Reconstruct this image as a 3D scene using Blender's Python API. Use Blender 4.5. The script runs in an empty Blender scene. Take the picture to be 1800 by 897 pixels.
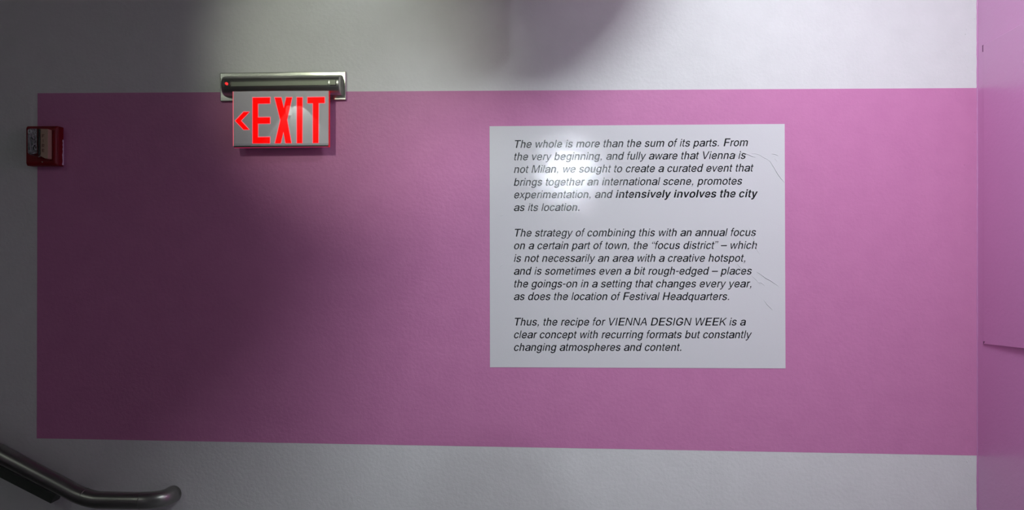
import bpy, bmesh, math, random, json
from mathutils import Vector, Matrix
from mathutils.geometry import tessellate_polygon
S = bpy.context.scene
COL = S.collection
PI = math.pi

# ------------------------------------------------------------------ camera
D = 2.30                 # camera to wall, metres
F = 1285.0               # focal length in pixels of the 1800 wide frame
CAMZ = 1.55
TH = math.atan(0.0437)   # camera turned slightly to the left of the wall normal
cam_data = bpy.data.cameras.new('camera'); cam_data.sensor_width = 36; cam_data.lens = F / 1800 * 36
cam_data.clip_start = 0.01
cam = bpy.data.objects.new('camera', cam_data); COL.objects.link(cam)
cam.location = (0, -D, CAMZ); cam.rotation_euler = (PI / 2, 0, TH)
S.camera = cam

# ------------------------------------------------------------------ world, exposure
S.view_settings.view_transform = 'Standard'; S.view_settings.look = 'None'
S.view_settings.gamma = 1; S.view_settings.exposure = 0.0; S.view_settings.use_curve_mapping = False
wd = bpy.data.worlds.new('world'); S.world = wd; wd.use_nodes = True
wd.node_tree.nodes['Background'].inputs[0].default_value = (0.5, 0.5, 0.6, 1)
wd.node_tree.nodes['Background'].inputs[1].default_value = 0.01

# ------------------------------------------------------------------ lights (lamp bodies are built further down)
def aim(o, target):
    d = Vector(target) - o.location
    o.rotation_euler = d.to_track_quat('-Z', 'Y').to_euler()
def spot(name, loc, target, power, color, size, blend, soft):
    l = bpy.data.lights.new(name, 'SPOT'); l.energy = power; l.color = color
    l.spot_size = math.radians(size); l.spot_blend = blend; l.shadow_soft_size = soft
    o = bpy.data.objects.new(name, l); COL.objects.link(o); o.location = loc; aim(o, target); return o
LA = (0.25, -1.20, 3.08)       # downlight over the right half of the wall
LB = (-1.12, -2.20, 3.0)      # downlight over the exit sign
LC = (0.29, -6.0, 2.50)        # track spot far behind the photographer
LD_ = (-1.969, -3.42, 2.642)     # small spot on the partition behind, mirrored in the exit sign
spot('downlight_light', LA, (1.20, -.05, 2.6), 38, (0.90, 0.955, 1.0), 72, 1.0, 0.10)
LE = (0.56, -1.5, 3.13)         # square ceiling panel over the right half
al_ = bpy.data.lights.new('ceiling_panel_light', 'AREA'); al_.energy = 43; al_.color = (0.89, 0.965, 1.0); al_.size = .6
ao_ = bpy.data.objects.new('ceiling_panel_light', al_); COL.objects.link(ao_); ao_.location = (LE[0], LE[1], LE[2] - .012)
spot('downlight_light', LB, (-0.60, 0, 2.20), 92, (0.93, 1.0, 0.80), 27.5, 0.85, 0.07)
L_FILL = (-2.7, -2.9, 3.08)       # added dim fill, gives the left wall a faint green tint
spot('downlight_light', L_FILL, (-1.3, 0, 1.7), 12, (0.93, 1.0, 0.90), 100, 0.8, 0.05)
spot('track_spot_light', LC, (0.45, 0, 1.45), 120, (0.86, 0.93, 1.0), 27, 1.0, 0.09)
spot('partition_spot_light', (LD_[0] - .02, -3.50, LD_[2] + .25), (LD_[0], -3.50, 1.5), 13, (0.92, 1.0, 0.95), 72, 0.04, 0.005)

# ------------------------------------------------------------------ helpers
_f = Vector((-math.sin(TH), math.cos(TH), 0)); _r = Vector((math.cos(TH), math.sin(TH), 0)); _u = Vector((0, 0, 1))
def W(px, py, d=0.0):
    """world point on the plane d metres in front of the main wall (measured off the photograph)"""
    ray = _f * F + _r * (px - 900) + _u * (448.5 - py)
    return cam.location + ray * ((D - d) / ray.y)
XC = W(1718, 448).x            # where the main wall meets the right wall
def R(px, py, off=0.0):
    """world point on the right wall"""
    ray = _f * F + _r * (px - 900) + _u * (448.5 - py)
    return cam.location + ray * ((XC - off) / ray.x)

def mat(name, color, rough=0.5, metal=0.0, emit=None, es=0.0, coat=0.0, coat_rough=0.03, spec=0.5, bump=None, aniso=0.0, trans=0.0, ior=1.45):
    m = bpy.data.materials.new(name); m.use_nodes = True
    nt = m.node_tree; b = nt.nodes['Principled BSDF']
    b.inputs['Base Color'].default_value = (*color, 1); b.inputs['Roughness'].default_value = rough
    b.inputs['Metallic'].default_value = metal; b.inputs['Coat Weight'].default_value = coat
    b.inputs['Coat Roughness'].default_value = coat_rough; b.inputs['Specular IOR Level'].default_value = spec
    b.inputs['Anisotropic'].default_value = aniso; b.inputs['Transmission Weight'].default_value = trans
    b.inputs['IOR'].default_value = ior
    if emit: b.inputs['Emission Color'].default_value = (*emit, 1); b.inputs['Emission Strength'].default_value = es
    if bump:
        tc = nt.nodes.new('ShaderNodeTexCoord'); prev = None
        for sc, dist, det in bump:
            n = nt.nodes.new('ShaderNodeTexNoise'); n.inputs['Scale'].default_value = sc; n.inputs['Detail'].default_value = det
            nt.links.new(tc.outputs['Object'], n.inputs['Vector'])
            bp = nt.nodes.new('ShaderNodeBump'); bp.inputs['Distance'].default_value = dist; bp.inputs['Strength'].default_value = 1
            nt.links.new(n.outputs['Fac'], bp.inputs['Height'])
            if prev: nt.links.new(prev.outputs['Normal'], bp.inputs['Normal'])
            prev = bp
        nt.links.new(prev.outputs['Normal'], b.inputs['Normal'])
    return m
def mottle(m, c1, c2, scale, detail=6):
    nt = m.node_tree; b = nt.nodes['Principled BSDF']
    tc = nt.nodes.new('ShaderNodeTexCoord'); n = nt.nodes.new('ShaderNodeTexNoise')
    n.inputs['Scale'].default_value = scale; n.inputs['Detail'].default_value = detail
    r = nt.nodes.new('ShaderNodeValToRGB'); r.color_ramp.elements[0].position = 0.3; r.color_ramp.elements[1].position = 0.7
    r.color_ramp.elements[0].color = (*c1, 1); r.color_ramp.elements[1].color = (*c2, 1)
    nt.links.new(tc.outputs['Object'], n.inputs['Vector']); nt.links.new(n.outputs['Fac'], r.inputs['Fac'])
    nt.links.new(r.outputs['Color'], b.inputs['Base Color'])
VB = [(110, 0.00006, 2), (380, 0.00013, 2)]
ORANGE = [(85, 0.0008, 3), (330, 0.00022, 3)]
M = {}
M['white'] = mat('white_wall_paint', (.8, .8, .8), .42, spec=.35, bump=ORANGE); mottle(M['white'], (.775, .775, .775), (.81, .81, .81), 14)
M['pink'] = mat('pink_wall_paint', (.67, .25, .49), .40, spec=.35, bump=ORANGE); mottle(M['pink'], (.65, .24, .475), (.685, .26, .50), 14)
M['pink_side'] = mat('pink_side_paint', (.66, .28, .56), .25, spec=.8, coat=.6, coat_rough=.2, bump=[(90, 0.0006, 3), (400, 0.0002, 3)])
M['vinyl'] = mat('white_vinyl', (.78, .78, .80), .045, spec=.4, bump=VB)
M['ink'] = mat('black_ink', (.006, .006, .008), .16, spec=.45, bump=VB)
def brush(m):
    nt = m.node_tree; tc = nt.nodes.new('ShaderNodeTexCoord'); mp = nt.nodes.new('ShaderNodeMapping'); n = nt.nodes.new('ShaderNodeTexNoise'); bp = nt.nodes.new('ShaderNodeBump')
    mp.inputs['Scale'].default_value = (6, 40, 1400); n.inputs['Scale'].default_value = 1; n.inputs['Detail'].default_value = 2; bp.inputs['Distance'].default_value = .00012
    nt.links.new(tc.outputs['Object'], mp.inputs['Vector']); nt.links.new(mp.outputs['Vector'], n.inputs['Vector']); nt.links.new(n.outputs['Fac'], bp.inputs['Height'])
    nt.links.new(bp.outputs['Normal'], nt.nodes['Principled BSDF'].inputs['Normal'])
M['brushed'] = mat('brushed_nickel', (.60, .61, .54), .22, metal=1); brush(M['brushed'])
M['brushed_dark'] = mat('satin_nickel', (.55, .56, .50), .32, metal=1)
brush(M['brushed_dark'])
M['slot'] = mat('grey_inlay', (.16, .17, .14), .4, metal=.6)
M['black'] = mat('black_plastic', (.012, .012, .014), .4)
M['mirror'] = mat('mirrored_acrylic', (.70, .67, .72), .35, coat=1.0, coat_rough=0.0, spec=.5)
M['mirror'].node_tree.nodes['Principled BSDF'].inputs['Coat IOR'].default_value = 2.0
M['red_glow'] = mat('glowing_red', (.5, 0, 0), .3, emit=(1, 0, 0), es=1.1, spec=.1, coat=.3, coat_rough=0)
M['red_rim'] = mat('glowing_pink_rim', (.6, .1, .15), .3, emit=(1, .12, .16), es=.9, coat=1, coat_rough=0)
M['red_edge'] = mat('glowing_red_edge', (.5, 0, 0), .3, emit=(1, 0, .02), es=.32)
M['led'] = mat('red_indicator', (.5, 0, 0), .3, emit=(1, .03, .03), es=1.5)
M['alarm_red'] = mat('alarm_red_plastic', (.24, .004, .009), .4)
M['alarm_cream'] = mat('tan_plastic', (.52, .36, .26), .45)
M['alarm_letter'] = mat('brown_print', (.16, .07, .05), .5)
M['chip'] = mat('bare_scuff', (.75, .68, .8), .5)
M['lens'] = mat('clear_lens', (.95, .97, .97), .03, trans=1.0, ior=1.45)
M['reflector'] = mat('chrome_reflector', (.8, .82, .82), .12, metal=1, bump=[(160, .004, 2)])
M['tube'] = mat('flash_tube', (.9, .9, .95), .1, spec=1)
M['rail'] = mat('dark_steel', (.33, .33, .31), .34, metal=1, bump=[(500, .00008, 2)])
M['bar'] = mat('dark_bar', (.06, .07, .06), .55)
M['ceiling'] = mat('ceiling_paint', (.35, .35, .36), .7)
M['rear'] = mat('rear_wall_paint', (.42, .42, .43), .6)
M['floor'] = mat('grey_concrete_floor', (.16, .16, .165), .6, bump=[(30, .001, 5)]); mottle(M['floor'], (.13, .13, .135), (.19, .19, .195), 5)
M['lampwhite'] = mat('lamp_white', (.8, .8, .78), .4)
M['lampglow'] = mat('lamp_lens', (.8, .8, .8), .4, emit=(1, 1, 1), es=1.5)
M['skin'] = mat('skin', (.52, .31, .23), .5)
M['hair'] = mat('dark_hair', (.03, .02, .015), .6, bump=[(200, .002, 3)])
M['shirt'] = mat('grey_shirt', (.11, .11, .12), .85, bump=[(300, .0005, 3)])
M['jeans'] = mat('blue_jeans', (.04, .06, .12), .9, bump=[(400, .0005, 3)])
M['shoe'] = mat('shoe_leather', (.03, .025, .02), .5)

def finish(name, bm, m, parent=None, smooth=False, bevel=0.0, segs=2, kind=None, label=None):
    bmesh.ops.recalc_face_normals(bm, faces=bm.faces)
    me = bpy.data.meshes.new(name); bm.to_mesh(me); bm.free(); me.materials.append(m)
    if smooth:
        for p in me.polygons: p.use_smooth = True
    o = bpy.data.objects.new(name, me); COL.objects.link(o)
    if parent: o.parent = parent; o.matrix_parent_inverse = parent.matrix_world.inverted() if False else Matrix.Translation(-parent.location)
    if bevel > 0:
        b = o.modifiers.new('bevel', 'BEVEL'); b.width = bevel; b.segments = segs; b.limit_method = 'ANGLE'; b.angle_limit = math.radians(35)
        b.harden_normals = False
    if kind: o['kind'] = kind
    if label: o['label'] = label
    return o
def thing(name, loc, label, cat, group=None):
    o = bpy.data.objects.new(name, None); COL.objects.link(o); o.location = loc; o.empty_display_size = .05
    o['label'] = label; o['category'] = cat
    if group: o['group'] = group
    return o
def box(bm, x0, x1, y0, y1, z0, z1):
    v = [bm.verts.new((x, y, z)) for z in (z0, z1) for y in (y0, y1) for x in (x0, x1)]
    for f in ((0, 2, 3, 1), (4, 5, 7, 6), (0, 1, 5, 4), (2, 6, 7, 3), (0, 4, 6, 2), (1, 3, 7, 5)): bm.faces.new([v[i] for i in f])
def slab(bm, front, back):
    """prism between two matching loops of points"""
    n = len(front); a = [bm.verts.new(p) for p in front]; b = [bm.verts.new(p) for p in back]
    bm.faces.new(a); bm.faces.new(b[::-1])
    for i in range(n): bm.faces.new((a[i], b[i], b[(i + 1) % n], a[(i + 1) % n]))
def panel(pix, d0, d1, bm=None):
    """slab whose outline is given in photo pixels at its front face d1; back face straight behind at d0"""
    bm = bm or bmesh.new()
    fr = [W(x, y, d1) for x, y in pix]; bk = [Vector((p.x, -d0, p.z)) for p in fr]
    slab(bm, fr, bk); return bm
def tube(bm, pts, rad, seg=16, caps=True):
    pts = [Vector(p) for p in pts]; rings = []
    rads = rad if isinstance(rad, (list, tuple)) else [rad] * len(pts)
    t = (pts[1] - pts[0]).normalized(); n = t.orthogonal().normalized()
    for i, p in enumerate(pts):
        t = (pts[min(i + 1, len(pts) - 1)] - pts[max(i - 1, 0)]).normalized()
        n = (n - t * n.dot(t)).normalized(); b = t.cross(n)
        rings.append([bm.verts.new(p + (n * math.cos(2 * PI * k / seg) + b * math.sin(2 * PI * k / seg)) * rads[i]) for k in range(seg)])
    for a, b in zip(rings, rings[1:]):
        for k in range(seg): bm.faces.new((a[k], a[(k + 1) % seg], b[(k + 1) % seg], b[k]))
    if caps: bm.faces.new(rings[0][::-1]); bm.faces.new(rings[-1])
def box_obj(name, m, *a, parent=None, **k):
    bm = bmesh.new(); box(bm, *a); return finish(name, bm, m, parent, **k)

# ------------------------------------------------------------------ the room
HZ = 3.20; XL = -4.2; YB = -7.2; YP = -3.6
wall = box_obj('wall_front', M['white'], XL, XC + .15, 0, .15, 0, HZ, kind='structure')
wr = box_obj('wall_right', M['pink_side'], XC, XC + .15, -1.3, 0, 0, HZ, kind='structure')
box_obj('wall_right_rear', M['rear'], XC, XC + .15, YB, -1.3, 0, HZ, kind='structure')
box_obj('wall_left', M['rear'], XL - .15, XL, YP, .15, 0, HZ, kind='structure')
box_obj('wall_back', M['rear'], -1.15, XC + .15, YB - .15, YB, 0, HZ, kind='structure')
box_obj('wall_partition', M['white'], XL - .15, -1.15, YP - .15, YP, 0, HZ, kind='structure')
box_obj('wall_corridor', M['rear'], -1.30, -1.15, YB - .15, YP - .15, 0, HZ, kind='structure')
box_obj('floor', M['floor'], XL - .15, XC + .15, YB - .15, .15, -.1, 0, kind='structure')
box_obj('ceiling', M['ceiling'], XL - .15, XC + .15, YB - .15, .15, HZ, HZ + .1, kind='structure')
box_obj('light_blocker_fin', M['ceiling'], -.14, -.06, -2.1, -.70, 2.21, HZ, kind='structure')  # unseen fin, added to keep the ceiling panel's light off the left wall
# painted pink rectangle on the front wall
pb = panel([(66, 164), (1722, 154.8), (1722, 801.2), (64.5, 771)], 0, .0004)
for v in pb.verts:
    if v.co.x > XC - .02: v.co.x = XC - .0002
finish('painted_band', pb, M['pink'], wall, label='pink painted rectangle across the white wall')
# thick paint seam in the inner corner
random.seed(4)
bm = bmesh.new(); z = .4; pts = []; rr = []
while z < HZ - .05:
    pts.append((XC - .0005, -.0005, z)); rr.append(.0016 + random.random() * .0012); z += .012
tube(bm, pts, rr, 8)
finish('caulk_seam', bm, M['pink_side'], wr, smooth=True)
# raised access panel on the right wall
pn = [R(1728, 80, .004), R(1812, 33, .012), R(1812, 614.3, .012), R(1728, 605, .004)]
yE = pn[1].y - .25
def ext(a, b):
    t = (yE - a.y) / (b.y - a.y); return a + (b - a) * t
pn[1] = ext(pn[0], pn[1]); pn[2] = ext(pn[3], pn[2])
bm = bmesh.new(); slab(bm, pn, [Vector((XC, p.y, p.z)) for p in pn])
finish('side_panel', bm, M['pink_side'], wr, bevel=.0012, label='raised flat panel painted pink')
bm = bmesh.new()
for (a, b) in (((1726.5, 80), (1727.6, 91)), ((1728, 600), (1731.5, 605.4))):
    p, q = R(*a, .0045), R(*b, .0045)
    slab(bm, [Vector((XC - .0046, p.y, p.z)), Vector((XC - .0046, q.y, p.z)), Vector((XC - .0046, p.y - .0015, q.z))],
         [Vector((XC, p.y, p.z)), Vector((XC, q.y, p.z)), Vector((XC, p.y - .0015, q.z))])
finish('corner_gap', bm, mat('gap_shadow_paint', (.22, .07, .18), .7), wr)
# tiny paint lumps near the corner
for mm, grp in ((M['white'], ((1697, 60, 2.2), (1699, 51, 1.6), (1713, 33, 1.8), (1700, 812, 2), (1706, 806, 1.5), (863, 144, 2))), (M['pink'], ((1680, 163, 2), (1714, 233, 2), (1713, 283, 1.8), (1695, 290, 1.6), (1702, 650, 2.2), (1709, 250, 1.5),
                  (1284, 787, 2.2), (1287, 788.5, 2), (1290, 789, 2), (1008, 181, 2.4)))):
  bm = bmesh.new()
  for px, py, s in grp:
    c = W(px, py, .0003)
    bmesh.ops.create_icosphere(bm, subdivisions=2, radius=1, matrix=Matrix.Translation(c) @ Matrix.Diagonal((.0006 * s, .0011, .0011 * s, 1)))
  finish('paint_lump', bm, mm, wall, smooth=True, kind='stuff')
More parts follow.
